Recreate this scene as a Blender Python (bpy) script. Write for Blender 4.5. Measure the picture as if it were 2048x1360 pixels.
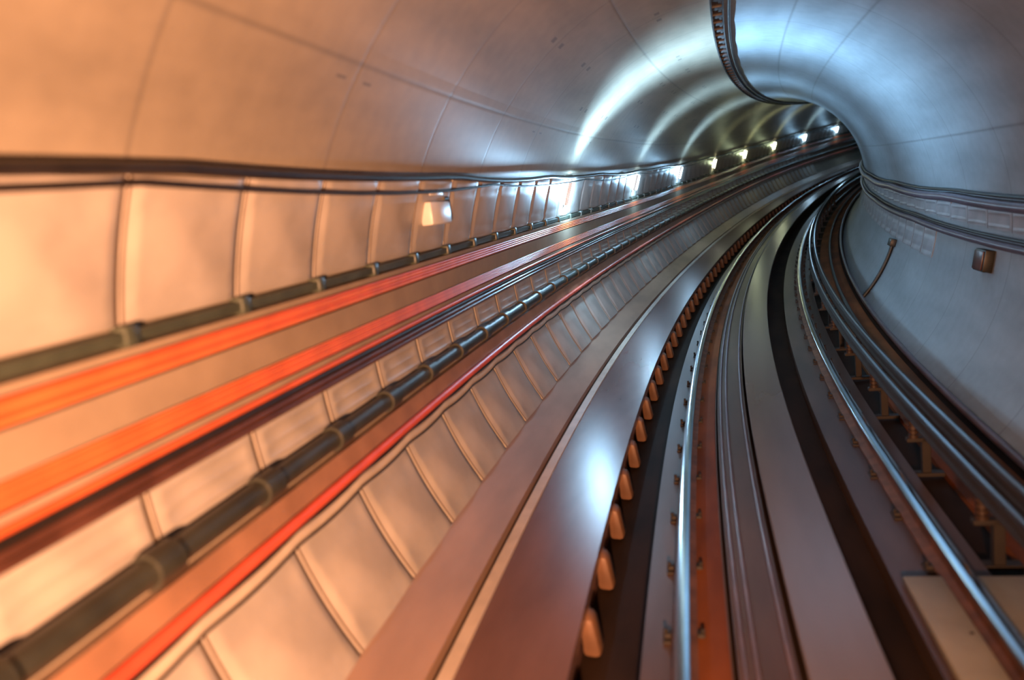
import bpy, bmesh, math, random
from mathutils import Matrix, Vector
random.seed(7)
for o in list(bpy.data.objects): bpy.data.objects.remove(o, do_unlink=True)
SC = bpy.context.scene
COL = SC.collection
PI = math.pi

# ------------------------------------------------------------------ camera
YAW, PITCH, ROLL, FPX = 0.2165, 0.1760, -0.0808, 1507.4
CAM = Vector((-0.6577, 0.0, 2.099))
def cam_axes():
    fw = Vector((-math.sin(YAW)*math.cos(PITCH), math.cos(YAW)*math.cos(PITCH), -math.sin(PITCH)))
    rt = Vector((math.cos(YAW), math.sin(YAW), 0)); up = rt.cross(fw)
    return fw, rt*math.cos(ROLL)+up*math.sin(ROLL), up*math.cos(ROLL)-rt*math.sin(ROLL)
fw, rt, up = cam_axes()
cd = bpy.data.cameras.new('camera'); cam = bpy.data.objects.new('camera', cd); COL.objects.link(cam)
m = Matrix.Identity(4)
for i in range(3):
    m[i][0] = rt[i]; m[i][1] = up[i]; m[i][2] = -fw[i]; m[i][3] = CAM[i]
cam.matrix_world = m
cd.sensor_width = 36; cd.lens = FPX/2048*36; cd.clip_start = 0.05; cd.clip_end = 300
cd.dof.use_dof = True; cd.dof.focus_distance = 11.0; cd.dof.aperture_fstop = 0.75
SC.camera = cam

# ------------------------------------------------------------------ world, exposure
W = bpy.data.worlds.new('world'); SC.world = W; W.use_nodes = True
W.node_tree.nodes['Background'].inputs[0].default_value = (0.25, 0.35, 0.45, 1)
W.node_tree.nodes['Background'].inputs[1].default_value = 0.02
SC.view_settings.view_transform = 'Standard'; SC.view_settings.look = 'None'
SC.view_settings.exposure = 0.0; SC.view_settings.gamma = 1; SC.view_settings.use_curve_mapping = False

# ------------------------------------------------------------------ the line of the tunnel: bend, climb and cant
KN = [0, 8, 18, 30, 40, 50, 110]
KH = [0.0044, 0.0121, 0.0082, 0.0092, 0.0132, 0.0134, 0.0134]
KV = [0.0022, 0.0022, 0.0030, 0.0025, 0.0010, 0.0007, 0.0007]
BANK = 0.0409
CX, CZ, RAD = -0.1424, 1.4275, 2.4308
S0, S1, DS = -4.0, 70.0, 0.05
def lerp(xs, ys, x):
    if x <= xs[0]: return ys[0]
    for i in range(len(xs)-1):
        if x <= xs[i+1]: return ys[i]+(ys[i+1]-ys[i])*(x-xs[i])/(xs[i+1]-xs[i])
    return ys[-1]
def _axis():
    fwd = []; x = y = z = th = g = 0.0; s = 0.0
    while s <= S1+1:
        fwd.append((s, x, y, z, th)); k = lerp(KN, KH, s); v = lerp(KN, KV, s)
        th += k*DS; g += v*DS; x += math.sin(th)*DS; y += math.cos(th)*DS; z += g*DS; s += DS
    back = []; x = y = z = th = g = 0.0; s = 0.0
    while s >= S0-1:
        back.append((s, x, y, z, th)); th -= KH[0]*DS; g -= KV[0]*DS
        x -= math.sin(th)*DS; y -= math.cos(th)*DS; z -= g*DS; s -= DS
    return back[:0:-1]+fwd
AX = _axis(); A0 = AX[0][0]
def ax(s):
    t = (s-A0)/DS; i = max(0, min(len(AX)-2, int(t))); f = t-i
    a, b = AX[i], AX[i+1]
    return [a[k]+(b[k]-a[k])*f for k in range(5)]
def P(s, x, z):
    _, X, Y, Z, th = ax(s)
    xx = x*math.cos(BANK)-z*math.sin(BANK); zz = z*math.cos(BANK)+x*math.sin(BANK)
    return Vector((X+xx*math.cos(th), Y-xx*math.sin(th), Z+zz))
def frame(s, x=0, z=0, rot=0):
    _, X, Y, Z, th = ax(s)
    return Matrix.Translation(P(s, x, z)) @ Matrix.Rotation(-th, 4, 'Z') @ Matrix.Rotation(-BANK-rot, 4, 'Y')
def pol(deg, dr=0.0):
    a = math.radians(deg); r = RAD-dr
    return (CX+r*math.cos(a), CZ+r*math.sin(a))

# ------------------------------------------------------------------ lights
def light(name, kind, loc, power, color, size=0.05, **kw):
    d = bpy.data.lights.new(name, kind); d.energy = power; d.color = color
    if kind in ('POINT', 'SPOT'): d.shadow_soft_size = size
    for k, v in kw.items(): setattr(d, k, v)
    o = bpy.data.objects.new(name, d); COL.objects.link(o); o.location = loc
    return o
# the train's own warm headlamp, low on the left of the cab front
hl = light('train_headlamp', 'SPOT', P(-1.5, -0.50, 1.60), 4100, (1.0, 0.465, 0.235), 0.10, spot_size=math.radians(84), spot_blend=1.0)
tgt = P(6.0, *pol(186))
hl.rotation_euler = (tgt-hl.location).to_track_quat('-Z', 'Y').to_euler()
LAMP_S = [10.54+5.562*i for i in range(9)]
LAMP_ANG = 161.6
BLUE = (0.38, 0.69, 1.0); GREEN = (0.80, 0.95, 0.55)
LAMP_SET = [(590, BLUE), (180, BLUE), (130, BLUE), (11, GREEN), (34, GREEN), (26, GREEN), (55, BLUE), (60, BLUE), (30, BLUE)]
for i, s in enumerate(LAMP_S):
    light('wall_lamp_light', 'POINT', P(s, *pol(LAMP_ANG, 0.18)), LAMP_SET[i][0]*(.24 if i == 0 else .33), LAMP_SET[i][1], 0.05)
    a = light('wall_lamp_beam', 'AREA', P(s, *pol(LAMP_ANG, 0.11)), LAMP_SET[i][0]*.58, LAMP_SET[i][1], shape='RECTANGLE', size_y=0.28)
    a.data.size = 0.13; a.data.spread = math.radians(98); c_ = P(s, *pol(90))-a.location; a.rotation_euler = c_.to_track_quat('-Z', 'Y').to_euler()

# ------------------------------------------------------------------ materials
def mat(name, col, rough=0.6, metal=0.0, var=0.15, scale=6.0, bump=0.0, spec=0.5, stretch=1.0, col2=None, coat=0.0):
    mt = bpy.data.materials.new(name); mt.use_nodes = True; nt = mt.node_tree; N = nt.nodes; L = nt.links
    b = N['Principled BSDF']
    tc = N.new('ShaderNodeTexCoord'); mp = N.new('ShaderNodeMapping'); mp.inputs['Scale'].default_value = (scale, scale*stretch, scale)
    L.new(tc.outputs['UV' if stretch != 1.0 else 'Object'], mp.inputs[0])
    ns = N.new('ShaderNodeTexNoise'); ns.inputs['Scale'].default_value = 1.0; ns.inputs['Detail'].default_value = 6
    L.new(mp.outputs[0], ns.inputs[0])
    cr = N.new('ShaderNodeValToRGB'); c2 = col2 or tuple(c*(1-var) for c in col)
    hi = tuple(min(1, c*(1+var*0.5)) for c in col)
    cr.color_ramp.elements[0].color = (*c2, 1); cr.color_ramp.elements[0].position = 0.35
    cr.color_ramp.elements[1].color = (*hi, 1); cr.color_ramp.elements[1].position = 0.65
    L.new(ns.outputs[0], cr.inputs[0]); L.new(cr.outputs[0], b.inputs['Base Color'])
    b.inputs['Roughness'].default_value = rough; b.inputs['Metallic'].default_value = metal
    b.inputs['Specular IOR Level'].default_value = spec
    b.inputs['Coat Weight'].default_value = coat; b.inputs['Coat Roughness'].default_value = 0.25
    if bump:
        bp = N.new('ShaderNodeBump'); bp.inputs['Strength'].default_value = bump; bp.inputs['Distance'].default_value = 0.01
        L.new(ns.outputs[0], bp.inputs['Height']); L.new(bp.outputs[0], b.inputs['Normal'])
    return mt
J0, JP = 5.13, 0.717            # ring joints of the lining
def lining_mat(name, col):
    """precast concrete rings: UV = (distance along, arc length from the crown)."""
    mt = bpy.data.materials.new(name); mt.use_nodes = True; nt = mt.node_tree; N = nt.nodes; L = nt.links
    b = N['Principled BSDF']; uv = N.new('ShaderNodeUVMap'); sep = N.new('ShaderNodeSeparateXYZ'); L.new(uv.outputs[0], sep.inputs[0])
    def M(op, a, bb=None, c=None):
        n = N.new('ShaderNodeMath'); n.operation = op
        for i, v in enumerate((a, bb, c)):
            if v is None: continue
            if isinstance(v, (int, float)): n.inputs[i].default_value = v
            else: L.new(v, n.inputs[i])
        return n.outputs[0]
    U, V = sep.outputs[0], sep.outputs[1]
    # distance to the next ring joint (a ring is two panel widths)
    per = JP*2
    fu = M('ABSOLUTE', M('SUBTRACT', M('FRACT', M('DIVIDE', M('SUBTRACT', U, J0-per/2), per)), 0.5))
    du = M('MULTIPLY', fu, per)
    jr = M('SUBTRACT', 1.0, M('SMOOTH_MIN', M('DIVIDE', du, 0.022), 1.0, 0.2))
    seams = None
    for deg in (142.0, 20.6, 58.0, 73.3, 112.0):
        d = M('ABSOLUTE', M('SUBTRACT', V, math.radians(90-deg)*RAD))
        q = M('SUBTRACT', 1.0, M('MINIMUM', M('DIVIDE', d, 0.022), 1.0))
        seams = q if seams is None else M('MAXIMUM', seams, q)
    # bolt pockets: short dark slots either side of each joint, in rows round the ring
    pv = M('ABSOLUTE', M('SUBTRACT', M('FRACT', M('DIVIDE', V, 0.42)), 0.5))
    pk = M('MULTIPLY', M('LESS_THAN', pv, 0.06), M('MULTIPLY', M('GREATER_THAN', du, 0.10), M('LESS_THAN', du, 0.20)))
    wn = N.new('ShaderNodeTexWhiteNoise'); wn.noise_dimensions = '2D'
    cb = N.new('ShaderNodeCombineXYZ'); L.new(M('FLOOR', M('DIVIDE', U, per)), cb.inputs[0]); L.new(M('FLOOR', M('DIVIDE', V, 0.42)), cb.inputs[1])
    L.new(cb.outputs[0], wn.inputs[0])
    pk = M('MULTIPLY', pk, M('MULTIPLY', M('GREATER_THAN', wn.outputs[0], 0.5), M('LESS_THAN', M('ABSOLUTE', M('SUBTRACT', V, -1.35)), 0.95)))
    line = M('MINIMUM', M('ADD', M('ADD', M('MULTIPLY', jr, 0.32), M('MULTIPLY', seams, 0.38)), M('MULTIPLY', pk, 0.6)), 0.8)
    # staining drawn out along the tunnel + mottling
    mp = N.new('ShaderNodeMapping'); mp.inputs['Scale'].default_value = (0.45, 2.6, 1); L.new(uv.outputs[0], mp.inputs[0])
    n1 = N.new('ShaderNodeTexNoise'); n1.inputs['Scale'].default_value = 1.0; n1.inputs['Detail'].default_value = 5; L.new(mp.outputs[0], n1.inputs[0])
    n2 = N.new('ShaderNodeTexNoise'); n2.inputs['Scale'].default_value = 7.0; n2.inputs['Detail'].default_value = 8; L.new(uv.outputs[0], n2.inputs[0])
    cr = N.new('ShaderNodeValToRGB')
    cr.color_ramp.elements[0].position = .3; cr.color_ramp.elements[0].color = tuple(c*0.66 for c in col)+(1,)
    cr.color_ramp.elements[1].position = .7; cr.color_ramp.elements[1].color = tuple(min(1, c*1.08) for c in col)+(1,)
    L.new(M('ADD', M('MULTIPLY', n1.outputs[0], 0.7), M('MULTIPLY', n2.outputs[0], 0.3)), cr.inputs[0])
    mx = N.new('ShaderNodeMix'); mx.data_type = 'RGBA'; L.new(line, mx.inputs[0]); L.new(cr.outputs[0], mx.inputs[6])
    mx.inputs[7].default_value = (0.06, 0.055, 0.05, 1); L.new(mx.outputs[2], b.inputs['Base Color'])
    b.inputs['Roughness'].default_value = 0.42
    bp = N.new('ShaderNodeBump'); bp.inputs['Strength'].default_value = 0.25; bp.inputs['Distance'].default_value = 0.012
    L.new(M('SUBTRACT', M('MULTIPLY', n2.outputs[0], 0.15), line), bp.inputs['Height']); L.new(bp.outputs[0], b.inputs['Normal'])
    return mt
def glow(name, col, strength):
    mt = bpy.data.materials.new(name); mt.use_nodes = True; b = mt.node_tree.nodes['Principled BSDF']
    b.inputs['Base Color'].default_value = (.8, .8, .8, 1); b.inputs['Emission Color'].default_value = (*col, 1); b.inputs['Emission Strength'].default_value = strength
    return mt

LIN = lining_mat('lining_concrete', (0.36, 0.30, 0.225))
LIN_COOL_LIT = lining_mat('cool_lit_lining_concrete', (0.32, 0.37, 0.41))  # same lining tinted blue: cool lamp light put into the colour
RIBM = mat('rib_concrete', (0.17, 0.085, 0.045), 0.55, var=.3, scale=6)
RBODY = mat('conductor_rail_body', (0.022, 0.017, 0.014), 0.7, var=.3, scale=5)
PANEL = mat('cream_panel', (0.44, 0.395, 0.35), 0.40, var=.18, scale=3, bump=.1)
GASKET = mat('brown_gasket', (0.10, 0.055, 0.025), 0.5, var=.2)
CONC = mat('kerb_concrete', (0.36, 0.23, 0.16), 0.42, var=.25, scale=2.5, bump=.15, stretch=.25)
WALKM = mat('walkway_concrete', (0.155, 0.085, 0.075), 0.27, var=.25, scale=2.5, bump=.12, stretch=.25)
BED = mat('track_bed', (0.022, 0.012, 0.007), 0.75, var=.5, scale=3, bump=.3, spec=.12, stretch=.3)
BEDR = mat('rusty_track_bed', (0.17, 0.050, 0.012), 0.7, spec=.15, var=.4, scale=3, bump=.3, stretch=.3)
PLINTH = mat('plinth_concrete', (0.085, 0.052, 0.038), 0.36, spec=.28, var=.35, scale=3, bump=.2, stretch=.2)
STEEL = mat('polished_rail_steel', (0.62, 0.66, 0.70), 0.16, metal=1.0, var=.1, scale=3)
RUST = mat('rusted_rail_steel', (0.16, 0.07, 0.035), 0.6, metal=.3, var=.4, scale=8)
ALU = mat('aluminium_plate', (0.19, 0.145, 0.125), 0.26, metal=0.3, var=.2, scale=2, stretch=.15)
DARK = mat('dark_painted_steel', (0.035, 0.036, 0.028), 0.4, var=.3, scale=5)
BLACK = mat('black_rubber_cable', (0.022, 0.017, 0.015), 0.33, var=.3, scale=5)
BROWNC = mat('brown_cable', (0.10, 0.040, 0.028), 0.30, var=.3, scale=5)
ORANGE = mat('orange_cable', (0.80, 0.20, 0.065), 0.32, var=.15, scale=5)
ORANGE2 = mat('deep_orange_cable', (0.70, 0.125, 0.04), 0.32, var=.15, scale=5)
TAN = mat('tan_duct', (0.34, 0.255, 0.18), 0.30, var=.12, scale=4)
TANP = mat('tan_pipe', (0.33, 0.17, 0.10), 0.32, var=.2, scale=4)
REDP = mat('red_pipe', (0.72, 0.10, 0.05), 0.35, var=.15, scale=4)
CREAMC = mat('cream_cable', (0.56, 0.47, 0.38), 0.4, var=.12, scale=6)
GREYP = mat('grey_violet_cable', (0.13, 0.10, 0.13), 0.30, var=.25, scale=5)
LADDER = mat('crown_ladder_steel', (0.05, 0.045, 0.045), 0.5, var=.5, scale=6)
WHITEB = mat('white_enamel', (0.78, 0.74, 0.70), 0.35, var=.06, scale=5)
INS = mat('insulator_ceramic', (0.04, 0.022, 0.014), 0.45, var=.2, scale=8)
PALE = mat('pale_reflection_slab', (0.34, 0.32, 0.25), 0.6, var=.12, scale=5, bump=.2)  # tone of the window reflection, painted onto the added slabs
GREENB = mat('dark_green_tray', (0.06, 0.07, 0.05), 0.4, var=.3, scale=4)

# ------------------------------------------------------------------ helpers
def link(name, me, material, parent=None, world=None):
    o = bpy.data.objects.new(name, me); COL.objects.link(o)
    if material and not me.materials: me.materials.append(material)
    if parent: o.parent = parent
    if world is not None: o.matrix_world = world
    return o
def tag(o, label=None, cat=None, group=None, kind=None):
    if label: o['label'] = label
    if cat: o['category'] = cat
    if group: o['group'] = group
    if kind: o['kind'] = kind
    return o
def empty(name, world):
    o = bpy.data.objects.new(name, None); COL.objects.link(o); o.empty_display_size = .1; o.matrix_world = world; return o
def steps(a, b, ds):
    n = max(1, round((b-a)/ds)); return [a+(b-a)*i/n for i in range(n+1)]
def sweep_into(bm, prof, a, b, ds=0.5, closed=True, off=None, uvfun=None, smooth=True, sweep_uv=True):
    ss = steps(a, b, ds); rings = []
    for s in ss:
        dx, dz = off(s) if off else (0, 0)
        rings.append([bm.verts.new(P(s, x+dx, z+dz)) for x, z in prof])
    n = len(prof); uvl = bm.loops.layers.uv.verify()
    arc = [0]
    for i in range(1, n+1):
        p0, p1 = prof[i-1], prof[i % n]; arc.append(arc[-1]+math.hypot(p1[0]-p0[0], p1[1]-p0[1]))
    for i in range(len(ss)-1):
        for j in range(n if closed else n-1):
            k = (j+1) % n
            f = bm.faces.new((rings[i][j], rings[i][k], rings[i+1][k], rings[i+1][j])); f.smooth = smooth
            for lp, (si, ji) in zip(f.loops, ((i, j), (i, j+1), (i+1, j+1), (i+1, j))):
                lp[uvl].uv = (arc[ji] if uvfun is None else ss[si], ss[si] if uvfun is None else uvfun(ji % n if closed else ji))
    if closed:
        bm.faces.new(rings[0]); bm.faces.new(list(reversed(rings[-1])))
def done(bm, name, material, parent=None, world=None, flat_ang=None):
    bmesh.ops.recalc_face_normals(bm, faces=bm.faces)
    me = bpy.data.meshes.new(name); bm.to_mesh(me); bm.free()
    if flat_ang is not None:
        me.polygons.foreach_set('use_smooth', [True]*len(me.polygons)); me.set_sharp_from_angle(angle=math.radians(flat_ang))
    return link(name, me, material, parent, world)
def sweep(name, prof, a, b, material, parent=None, ds=0.5, off=None):
    bm = bmesh.new(); sweep_into(bm, prof, a, b, ds, True, off); return done(bm, name, material, parent, flat_ang=40)
def circ(x, z, r, n=12, sx=1.0):
    return [(x+r*sx*math.cos(2*PI*i/n), z+r*math.sin(2*PI*i/n)) for i in range(n)]
def rot_rect(x, z, w, h, deg):       # rectangle of width w across and h along the wall tangent
    a = math.radians(deg); ca, sa = math.cos(a), math.sin(a); out = []
    for u, v in ((-w/2, -h/2), (w/2, -h/2), (w/2, h/2), (-w/2, h/2)): out.append((x+u*ca-v*sa, z+u*sa+v*ca))
    return out
def cable(name, ang, r, dr, material, label, cat='cable', group=None, sag=0, per=JP*2, ph=0, a=-3.5, b=60, ds=.5, amp2=0, jit=0):
    x, z = pol(ang, dr+r)
    ca, sa = -math.sin(math.radians(ang)), math.cos(math.radians(ang))
    def off(s):
        t = ((s-J0-ph)/per) % 1.0
        d = -sag*4*t*(1-t)+jit*math.sin(s*0.9+ph*7)
        return (0, d)
    bm = bmesh.new(); sweep_into(bm, circ(x, z, r), a, b, ds if not sag else per/8, True, off)
    return tag(done(bm, name, material), label, cat, group)
def box(bm, x0, x1, y0, y1, z0, z1, bev=0):
    r = bmesh.ops.create_cube(bm, size=1)
    bmesh.ops.scale(bm, vec=(x1-x0, y1-y0, z1-z0), verts=r['verts'])
    bmesh.ops.translate(bm, vec=((x0+x1)/2, (y0+y1)/2, (z0+z1)/2), verts=r['verts'])
    if bev:
        es = list({e for v in r['verts'] for e in v.link_edges})
        bmesh.ops.bevel(bm, geom=es, offset=bev, segments=2, affect='EDGES', profile=.5)
def cyl(bm, p0, p1, r, n=12, r2=None):
    p0, p1 = Vector(p0), Vector(p1); d = p1-p0
    q = d.to_track_quat('Z', 'Y').to_matrix().to_4x4()
    bmesh.ops.create_cone(bm, cap_ends=True, segments=n, radius1=r, radius2=r if r2 is None else r2, depth=d.length, matrix=Matrix.Translation((p0+p1)/2) @ q)
def copy_tree(root, world, label=None):
    r = root.copy(); COL.objects.link(r); r.matrix_world = world
    if label: r['label'] = label
    for ch in list(root.children):
        c = ch.copy(); COL.objects.link(c); c.parent = r; c.matrix_parent_inverse = ch.matrix_parent_inverse
        for g in ch.children:
            d = g.copy(); COL.objects.link(d); d.parent = c
    return r

# ------------------------------------------------------------------ the setting
def shell(name, d0, d1, lm=None):
    n = max(2, int(abs(d1-d0)/3)); angs = [d0+(d1-d0)*i/n for i in range(n+1)]
    inner = [pol(a) for a in angs]
    outer = [pol(a, -0.25) for a in reversed(angs)]
    bm = bmesh.new(); vs = [math.radians(90-a)*RAD for a in angs]+[math.radians(90-a)*RAD for a in reversed(angs)]
    sweep_into(bm, inner+outer, S0, S1, 0.5, True, None, lambda j: vs[j])
    return tag(done(bm, name, lm or LIN, flat_ang=40), kind='structure')
shell('wall_left', 140, 228)
shell('ceiling', 90, 140)
shell('wall_right', -44, 90, LIN_COOL_LIT)
# trackbed profile from the lining on the left to the lining on the right
def floor_piece(name, prof, material):
    bm = bmesh.new(); sweep_into(bm, prof, S0, S1, .5, True); return tag(done(bm, name, material, flat_ang=30), kind='structure')
floor_piece('floor', [(-1.62, -.42), (-.5, -.30), (.5, -.30), (1.86, -.16), (1.86, -.62), (-1.62, -.62)], BED)

# ------------------------------------------------------------------ left side: kerb, gap cable and walkway slab
S_A, S_B = -3.5, 62
sweep('sloped_kerb', [(-2.235, .17), (-2.19, .125), (-1.935, -.045), (-1.935, -.30), (-2.10, -.30), (-2.30, 0.02)], S_A, S_B, CONC)
tag(bpy.data.objects['sloped_kerb'], 'brown sloped concrete kerb between the lower wall panels and the black cable slot', 'kerb')
t = sweep('slot_cable', circ(-1.905, -.12, .03), S_A, S_B, BLACK)
tag(t, 'black cable lying in the narrow slot beside the grey walkway slab', 'cable')
w = empty('walkway_slab', frame(0, -1.55, -.3))
def child_sweep(name, prof, material, parent, a=S_A, b=S_B, ds=.5, off=None):
    o = sweep(name, prof, a, b, material, None, ds, off); o.parent = parent; o.matrix_parent_inverse = parent.matrix_world.inverted(); return o
tag(w, 'violet grey concrete walkway slab with ribbed side left of the rails', 'walkway')
child_sweep('edge_strip', [(-1.875, -.04), (-1.80, -.04), (-1.80, -.2), (-1.875, -.2)], CREAMC, w)
child_sweep('slab', [(-1.80, -.055), (-1.25, -.065), (-1.25, -.14), (-1.30, -.16), (-1.30, -.38), (-1.875, -.34), (-1.875, -.2), (-1.80, -.2)], WALKM, w)
rb = bmesh.new()
box(rb, -.02, .09, -.10, .10, -.24, 0.0, .035)
for v_ in rb.verts:
    if v_.co.x > .03: v_.co.y = v_.co.y*.75-.03; v_.co.x -= .05*max(0, (v_.co.z+.24)/.24-.35)
rib0 = done(rb, 'side_rib', RIBM, w, None, 40)
nr = 0
for k in range(62):
    s = J0+.15+JP*(k-4)
    if s > 42: break
    o = rib0 if k == 0 else rib0.copy()
    if k: COL.objects.link(o)
    o.parent = w; o.matrix_parent_inverse = w.matrix_world.inverted(); o.matrix_basis = frame(s, -1.27, -.13)

# ------------------------------------------------------------------ wall panels (upper and lower rows on the left, one row on the right)
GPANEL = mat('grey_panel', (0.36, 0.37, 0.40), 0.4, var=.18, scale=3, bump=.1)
def panel_mesh(name, d0, d1, dr, thick, width, bulge=0.0, pm_=None):
    """curved plate following the ring between two angles, with a raised rim; local frame of the track line"""
    nu, nv = 10, 12; bm = bmesh.new(); grid = []
    for i in range(nu+1):
        row = []; u = [0, .02, .06, .12, .3, .5, .7, .88, .94, .98, 1][i]; y = (u-.5)*width
        for j in range(nv+1):
            v = j/nv; e = min(u, 1-u)*width; g = min(v, 1-v)*abs(d1-d0)*PI/180*RAD
            q = min(e, g); h = thick*(1 if q > .02 else .55)
            if .06 < min(e*1.0, 9) and (.045 < g < .10): h -= .010      # groove below the rim
            h += bulge*math.sin(PI*u)
            row.append(bm.verts.new(Vector((pol(d0+(d1-d0)*v, dr+h)[0], y, pol(d0+(d1-d0)*v, dr+h)[1]))))
        grid.append(row)
    back = [[bm.verts.new(Vector((pol(d0+(d1-d0)*j/nv, dr)[0], (i/nu-.5)*width, pol(d0+(d1-d0)*j/nv, dr)[1]))) for j in range(nv+1)] for i in (0, nu)]
    for i in range(nu):
        for j in range(nv): f = bm.faces.new((grid[i][j], grid[i+1][j], grid[i+1][j+1], grid[i][j+1])); f.material_index = 1 if i in (0, nu-1) else 0
    for gi, bi in ((0, 0), (nu, 1)):
        for j in range(nv): bm.faces.new((grid[gi][j], grid[gi][j+1], back[bi][j+1], back[bi][j]))
    for j in (0, nv):
        bm.faces.new([grid[i][j] for i in range(nu+1)]+[back[1][j], back[0][j]])
    x, z = pol((d0+d1)/2, 0)
    bmesh.ops.translate(bm, verts=bm.verts, vec=(-x, 0, -z))
    bmesh.ops.recalc_face_normals(bm, faces=bm.faces)
    me = bpy.data.meshes.new(name); bm.to_mesh(me); bm.free(); me.materials.append(pm_ or PANEL); me.materials.append(GASKET)
    me.polygons.foreach_set('use_smooth', [True]*len(me.polygons)); me.set_sharp_from_angle(angle=math.radians(35))
    return me, (x, z)
def panel_row(name, d0, d1, thick, label, group, k0, k1, width=JP-.008, skip=(), bulge=0.0, dr=-.002, pm_=None):
    me, (x, z) = panel_mesh(name, d0, d1, dr, thick, width, bulge, pm_)
    for k in range(k0, k1):
        if k in skip: continue
        s = J0+JP*(k+.5)
        tag(link(name, me, None, None, frame(s, x, z)), label, 'wall panel', group)
panel_row('lining_panel', 169.0, 156.5, .03, 'cream wall panel in the upper row on the left wall, under the sagging black cables', 'upper row of cream wall panels', -8, 68, bulge=.012)
panel_row('lining_panel', 212.0, 198.0, .03, 'cream wall panel in the lower row on the left wall, above the sloped kerb', 'lower row of cream wall panels', -8, 56, bulge=.02)

panel_row('lining_panel', 188.6, 183.7, .02, 'cream panel in the middle row on the left wall, above the dark pipe', 'middle row of cream wall panels', -8, 56)

panel_row('lining_panel', -2.6, 2.0, .02, 'grey panel in the band between the two thick cables on the right wall', 'panels between the right wall cables', 0, 40, pm_=GPANEL)
panel_row('lining_panel', -7.2, -15.5, .014, 'grey ribbed panel below the lower thick cable on the right wall', 'ribbed panels on the right wall', 8, 24, pm_=GPANEL)

# ------------------------------------------------------------------ left wall services
L = 'on the left wall'
cable('power_cable', 155.3, .023, .04, BLACK, 'thick black cable running above the upper panels on the left wall', sag=.028, per=3.4, ph=.6, jit=.008)
cable('signal_cable', 156.9, .010, .05, BLACK, 'thin black cable sagging just below the thick black cable on the left wall', sag=.05, per=4.6, ph=1.7, jit=.008)
# dark support tray under the upper panels with brackets at each joint
tr = empty('support_tray', frame(0, *pol(170)))
tag(tr, 'dark green steel tray carried on brackets directly under the upper panels', 'cable tray')
def wall_prof(d0, d1, dr0, dr1):
    return [pol(d0, dr0), pol(d0, dr1), pol(d1, dr1), pol(d1, dr0)]
child_sweep('tray', wall_prof(169.3, 170.3, .0, .06), GREENB, tr, b=60)
bb = bmesh.new(); box(bb, -.01, .072, -.035, .035, -.045, .032, .01)
br0 = done(bb, 'bracket', GREENB, tr, None, 40)
for k in range(-6, 50):
    o = br0 if k == -6 else br0.copy()
    if k != -6: COL.objects.link(o)
    o.parent = tr; o.matrix_parent_inverse = tr.matrix_world.inverted(); o.matrix_basis = frame(J0+JP*k, *pol(169.8, .0))
def duct(name, d0, d1, dr0, dr1, material, label, cat='duct'):
    o = sweep(name, wall_prof(d0, d1, dr0, dr1), S_A, 60, material); tag(o, label, cat); return o
duct('cable_duct', 170.6, 171.35, .02, .075, TAN, 'narrow tan duct just above the upper orange cable bundle')
nm = ['topmost', 'second', 'third', 'lowest']
for i in range(4):
    cable('orange_cable', 171.75+.52*i, .0112, .06, ORANGE if i % 2 else ORANGE2, '%s of the four orange cables in the upper bundle %s' % (nm[i], L), group='upper orange cable bundle')
duct('cable_duct', 173.75, 177.1, .02, .08, TAN, 'wide tan duct between the two orange cable bundles')
nm = ['topmost', 'second', 'third', 'fourth', 'fifth', 'lowest']
for i in range(6):
    cable('orange_cable', 177.4+.34*i, .0072, .07, ORANGE if i % 2 == 0 else ORANGE2, '%s of the six orange cables in the lower bundle %s' % (nm[i], L), group='lower orange cable bundle')
duct('cable_duct', 179.45, 180.1, .02, .08, TAN, 'thin tan duct just below the lower orange cable bundle')
cable('orange_cable', 180.55, .0155, .06, ORANGE2, 'single orange cable between a thin tan duct and the dark brown cables')
nm = ['uppermost', 'middle', 'lowest']
for i in range(3):
    cable('brown_cable', 181.4+.80*i, .0168, .05, BROWNC if i != 0 else BLACK, '%s of three dark brown cables running over the cream lining' % nm[i], group='dark brown cables')
# dark pipe with clamps, brown pipe, red pipe, cream sagging cable
dp = empty('dark_pipe', frame(0, *pol(189.5)))
tag(dp, 'dark green pipe with clamps running along the lower left wall', 'pipe')
x, z = pol(189.6, .075)
child_sweep('pipe', circ(x, z, .052, 16), DARK, dp, b=60)
cb_ = bmesh.new(); cyl(cb_, (0, -.07, 0), (0, .07, 0), .068, 18); box(cb_, -.09, 0, -.03, .03, -.03, .03)
c0 = done(cb_, 'clamp', DARK, dp, None, 40)
for k in range(-6, 46):
    o = c0 if k == -6 else c0.copy()
    if k != -6: COL.objects.link(o)
    o.parent = dp; o.matrix_parent_inverse = dp.matrix_world.inverted(); o.matrix_basis = frame(J0-.1+JP*k, x, z)
duct('wiring_channel', 191.8, 194.3, .0, .075, TANP, 'brown channel between the dark clamped pipe and the red pipe', 'channel')
cable('red_pipe', 195.0, .027, .06, REDP, 'red pipe running above the cream sagging cable on the lower left wall', 'pipe')
cable('cream_cable', 196.6, .030, .02, CREAMC, 'cream cable sagging between clamps just above the lower wall panels', sag=.018, per=JP, ph=.0)
cable('black_wire', 197.5, .006, .05, BLACK, 'thin black wire sagging along the top of the lower wall panels', 'wire', sag=.02, per=JP, ph=.0)
cable('black_wire', 195.8, .006, .08, BLACK, 'thin black wire sagging between the red pipe and the cream cable', 'wire', sag=.015, per=JP, ph=.0)
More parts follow.
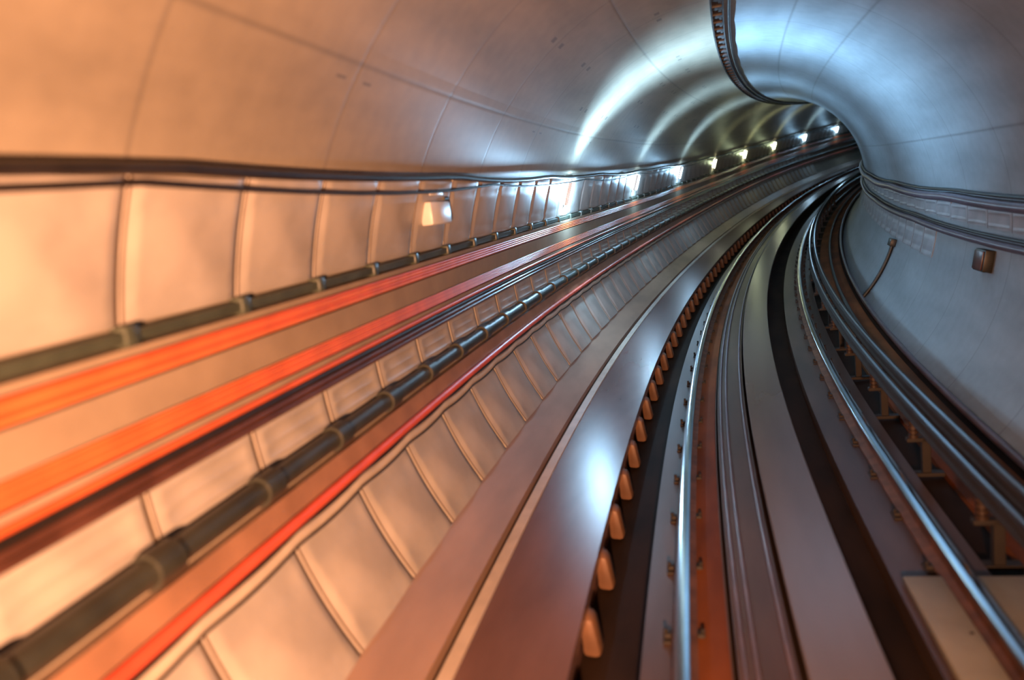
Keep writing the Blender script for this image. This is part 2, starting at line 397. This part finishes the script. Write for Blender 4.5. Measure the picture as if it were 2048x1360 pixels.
# white plate with a dark double clamp on the panels
wb = empty('junction_box', frame(5.48, *pol(162.0, .03)))
tag(wb, 'white enamel junction box with dark cable glands on the upper panels', 'junction box')
q = bmesh.new(); box(q, -.02, .07, -.22, .22, -.10, .07, .012); o = done(q, 'housing', WHITEB, wb, None, 40)
q = bmesh.new(); box(q, -.02, .05, -.15, .15, .115, .165, .008); o = done(q, 'label_plate', WHITEB, wb, None, 40)
for dz in (.09, .155):
    q = bmesh.new(); cyl(q, (.03, .17, dz), (.03, .27, dz), .022, 12); o = done(q, 'cable_gland', DARK, wb, None, 40)

jb = empty('junction_box', frame(8.6, *pol(-10.2, .0), rot=math.radians(-10)))
tag(jb, 'dark brown steel junction box on the right wall below the lower thick cable', 'junction box')
q = bmesh.new(); box(q, -.09, .0, -.16, .16, -.11, .11, .01); done(q, 'housing', DARK, jb, None, 40)
q = bmesh.new(); box(q, -.105, -.09, -.14, .14, -.095, .095, .006); done(q, 'cover', BROWNC, jb, None, 40)
jb = empty('conduit_box', frame(13.7, *pol(-17.3, .0), rot=math.radians(-17)))
tag(jb, 'small dark box with a conduit running down the right wall', 'conduit box')
q = bmesh.new(); box(q, -.09, .0, -.14, .14, -.06, .06, .01); done(q, 'housing', DARK, jb, None, 40)
q = bmesh.new(); pts = [frame(13.7, *pol(a, .03)).translation for a in range(-18, -43, -3)]
for a_, b_ in zip(pts, pts[1:]): cyl(q, a_, b_, .03, 10)
o = done(q, 'conduit_pipe', DARK, None, None, 40); o.parent = jb; o.matrix_parent_inverse = jb.matrix_world.inverted()

# ------------------------------------------------------------------ wall lamps
GM = {'b': glow('cool_lamp_glow', (0.62, 0.86, 1.0), 45), 'g': glow('greenish_lamp_glow', (1.0, 1.0, 0.72), 30)}
lamp_word = ['nearest', 'second', 'third', 'fourth', 'fifth', 'sixth', 'seventh', 'farthest visible']
q = bmesh.new(); box(q, -.03, .005, -.10, .10, -.17, .17, .008); ho = done(q, 'housing', WHITEB, None, None, 40); hm = ho.data; bpy.data.objects.remove(ho)
q = bmesh.new(); box(q, .005, .06, -.085, .085, -.155, .155, .015); bmesh.ops.recalc_face_normals(q, faces=q.faces)
dm = {}
for kk in ('b', 'g'):
    me = bpy.data.meshes.new('diffuser'); q.to_mesh(me); me.materials.append(GM[kk]); dm[kk] = me
q.free()
q = bmesh.new()
for dy in (-.085, .085): box(q, .02, .075, dy-.006, dy+.006, -.16, .16, .003)
for dz in (-.10, .10): box(q, .064, .070, -.085, .085, dz-.004, dz+.004)
bmesh.ops.recalc_face_normals(q, faces=q.faces); gm = bpy.data.meshes.new('guard'); q.to_mesh(gm); q.free(); gm.materials.append(WHITEB)
for i, s in enumerate(LAMP_S[:8]):
    kk = 'g' if LAMP_SET[i][1] == GREEN else 'b'
    wl = empty('wall_lamp', frame(s, *pol(LAMP_ANG, .028), rot=math.radians(LAMP_ANG-180)))
    tag(wl, '%s lit %s bulkhead lamp in the row on the left wall' % (lamp_word[i], 'yellowish' if kk == 'g' else 'blue white'), 'lamp', 'lit lamps along the left wall')
    link('housing', hm, None, wl); link('diffuser', dm[kk], None, wl); link('guard', gm, None, wl)

# ------------------------------------------------------------------ crown cable ladder
cl = empty('cable_ladder', frame(0, *pol(90.5, .03)))
tag(cl, 'dark cable ladder running along the crown of the tunnel ceiling', 'cable ladder')
child_sweep('side_rail', wall_prof(93.0, 92.6, .01, .07), LADDER, cl, b=45)
child_sweep('side_rail', wall_prof(90.2, 89.8, .01, .07), LADDER, cl, b=45)
child_sweep('backing_strip', wall_prof(92.4, 90.4, .0, .02), LADDER, cl, b=45)
q = bmesh.new(); box(q, -.055, .055, -.07, .07, -.03, .0, .008); r0 = done(q, 'rung', LADDER, cl, None, 40)
for k in range(70):
    o = r0 if k == 0 else r0.copy()
    if k: COL.objects.link(o)
    o.parent = cl; o.matrix_parent_inverse = cl.matrix_world.inverted(); o.matrix_basis = frame(2+k*.42, *pol(91.4, .02))
cable('leaky_cable', 88.6, .014, .015, BLACK, 'thin black cable clipped beside the ladder on the tunnel crown', sag=.012, per=1.4)

# ------------------------------------------------------------------ right wall services
cable('right_wall_cable', 4.2, .052, .02, GREYP, 'thick violet grey cable, upper of two along the right wall', sag=.03, per=4.2, ph=.6)
cable('right_wall_cable', 6.0, .018, .02, BLACK, 'thin black cable lying on top of the thick upper cable on the right wall', sag=.02, per=4.2, ph=.6)
cable('right_wall_cable', 354.6, .040, .02, GREYP, 'thick violet grey cable, lower of two along the right wall', sag=.02, per=5.0, ph=2)
cable('right_wall_cable', 356.3, .018, .02, BLACK, 'thin black cable lying on top of the thick lower cable on the right wall', sag=.02, per=5.0, ph=2)

# ------------------------------------------------------------------ track
def rail_profile(cx, top=0.0, h=.16):
    L_ = [(-.036, -.004), (-.030, .0), (.030, .0), (.036, -.004), (.036, -.032), (.010, -.045), (.008, -h+.03), (.065, -h+.012), (.065, -h), (-.065, -h), (-.065, -h+.012), (-.008, -h+.03), (-.010, -.045), (-.036, -.032)]
    return [(cx+x, top+z) for x, z in L_]
def rail_thing(name, cx, label):
    e = empty(name, frame(0, cx, -.16)); tag(e, label, 'rail')
    child_sweep('rail_web', rail_profile(cx)[3:]+[rail_profile(cx)[0]], RUST, e)
    child_sweep('rail_head', [(cx-.036, -.028), (cx-.036, -.004), (cx-.028, .002), (cx+.028, .002), (cx+.036, -.004), (cx+.036, -.028)], STEEL, e)
    return e
rail_thing('running_rail', -.7175, 'left steel running rail with bright polished head')
rail_thing('running_rail', .7175, 'right steel running rail with bright polished head')
def strip(name, x0, x1, z0, z1, m_, label, cat, zb=-.33):
    o = sweep(name, [(x0, z0), (x1, z1), (x1, zb), (x0, zb)], S_A, S_B, m_); return tag(o, label, cat)
strip('rail_plinth', -.93, -.49, -.165, -.165, PLINTH, 'grey concrete plinth carrying the left running rail', 'plinth')
strip('rail_plinth', .42, .93, -.165, -.165, PLINTH, 'grey concrete plinth carrying the right running rail', 'plinth')
strip('rust_strip', -.67, -.50, -.150, -.150, BEDR, 'rust brown strip between the left rail and the low grey slab', 'track bed strip', -.17)
strip('centre_slab', -.47, -.205, -.08, -.08, PLINTH, 'low grey slab strip between the left rail and the centre plate', 'slab', -.33)
for i, xx in enumerate((-.44, -.385, -.235)):
    tag(sweep('track_cable', circ(xx, -.068, .012), S_A, S_B, GREYP), ['left edge', 'middle', 'right edge'][i]+' dark cable lying on the low grey slab between the rails', 'cable')
rp = empty('reaction_rail', frame(0, 0, -.2)); tag(rp, 'wide grey aluminium plate rail between the running rails', 'reaction rail')
child_sweep('plate', [(-.177, .0), (.154, .0), (.160, -.006), (.160, -.028), (-.183, -.028), (-.183, -.006)], ALU, rp)
child_sweep('beam', [(-.13, -.028), (.11, -.028), (.11, -.30), (-.13, -.30)], DARK, rp)
# rail fasteners
q = bmesh.new(); box(q, -.11, .11, -.06, .06, 0, .014, .004)
for sx in (-1, 1):
    box(q, sx*.085-.02, sx*.085+.02, -.025, .025, .01, .035, .006); cyl(q, (sx*.095, 0, .01), (sx*.095, 0, .055), .011, 8)
bmesh.ops.recalc_face_normals(q, faces=q.faces); fm = bpy.data.meshes.new('rail_fastener'); q.to_mesh(fm); q.free(); fm.materials.append(RBODY)
for side, cx in (('left', -.7175), ('right', .7175)):
    for k in range(44):
        tag(link('rail_fastener', fm, None, None, frame(2.2+k*.72, cx, -.166)), 'dark steel rail fastener clamping the %s running rail' % side, 'rail fastener', '%s rail fasteners' % side)

# ------------------------------------------------------------------ power rails on the right
def prail(cx, cz, label):
    e = empty('conductor_rail', frame(0, cx, cz-.1)); tag(e, label, 'conductor rail')
    child_sweep('rail_body', [(cx-.030, cz-.01), (cx+.030, cz-.01), (cx+.030, cz-.03), (cx+.010, cz-.04), (cx+.010, cz-.08), (cx+.035, cz-.09), (cx+.035, cz-.10), (cx-.035, cz-.10), (cx-.035, cz-.09), (cx-.010, cz-.08), (cx-.010, cz-.04), (cx-.030, cz-.03)], RBODY, e, b=50)
    child_sweep('contact_strip', [(cx-.012, cz-.01), (cx-.009, cz), (cx+.009, cz), (cx+.012, cz-.01)], STEEL, e, b=50)
prail(1.04, .38, 'right of two raised conductor rails beside the right running rail')
prail(.94, .33, 'left of two raised conductor rails beside the right running rail')
q = bmesh.new()
box(q, -.16, .12, -.04, .04, 0, .03, .005); box(q, -.03, .03, -.03, .03, .03, .30, .005); box(q, -.13, .08, -.03, .03, .27, .30, .004)
bmesh.ops.recalc_face_normals(q, faces=q.faces); pm = bpy.data.meshes.new('post'); q.to_mesh(pm); q.free(); pm.materials.append(RBODY)
q = bmesh.new()
for px, top in ((.02, .49), (-.08, .44)):
    for i in range(4): cyl(q, (px, 0, .30+i*(top-.30)/4), (px, 0, .30+(i+.7)*(top-.30)/4), .035, 12); 
    cyl(q, (px, 0, .30), (px, 0, top), .02, 10)
bmesh.ops.recalc_face_normals(q, faces=q.faces); im = bpy.data.meshes.new('insulator'); q.to_mesh(im); q.free(); im.materials.append(INS)
for k in range(22):
    if k == 1: continue
    e = empty('rail_bracket', frame(1.6+k*1.434, 1.02, -.21)); tag(e, 'dark post with brown insulators holding up the raised conductor rails', 'bracket', 'conductor rail brackets')
    link('post', pm, None, e); link('insulator', im, None, e)
t = sweep('conduit', circ(1.62, -.10, .032), S_A, S_B, GREYP); tag(t, 'grey conduit lying at the foot of the right wall', 'conduit')
t = sweep('conduit', circ(1.36, -.13, .03), S_A, S_B, BLACK); tag(t, 'black conduit lying between the conductor rails and the grey conduit', 'conduit')
t = sweep('rust_strip', [(1.14, -.19), (1.30, -.175), (1.56, -.155), (1.56, -.3), (1.14, -.3)], S_A, S_B, BEDR); tag(t, 'rust brown ballast strip beside the conductor rails', 'track bed strip')
for (w_, x_), lab in zip(((.10, .56), (.25, 1.06)), ('pale slab standing in for a window reflection, between centre plate and right rail, lower right corner', 'pale slab standing in for a window reflection, right of the right rail, lower right corner')):  # added slabs, standing in for a pale reflection in the train window
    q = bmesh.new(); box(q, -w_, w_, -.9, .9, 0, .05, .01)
    tag(done(q, 'reflection_slab', PALE, None, frame(3.3, x_, -.16), 40), lab, 'slab')
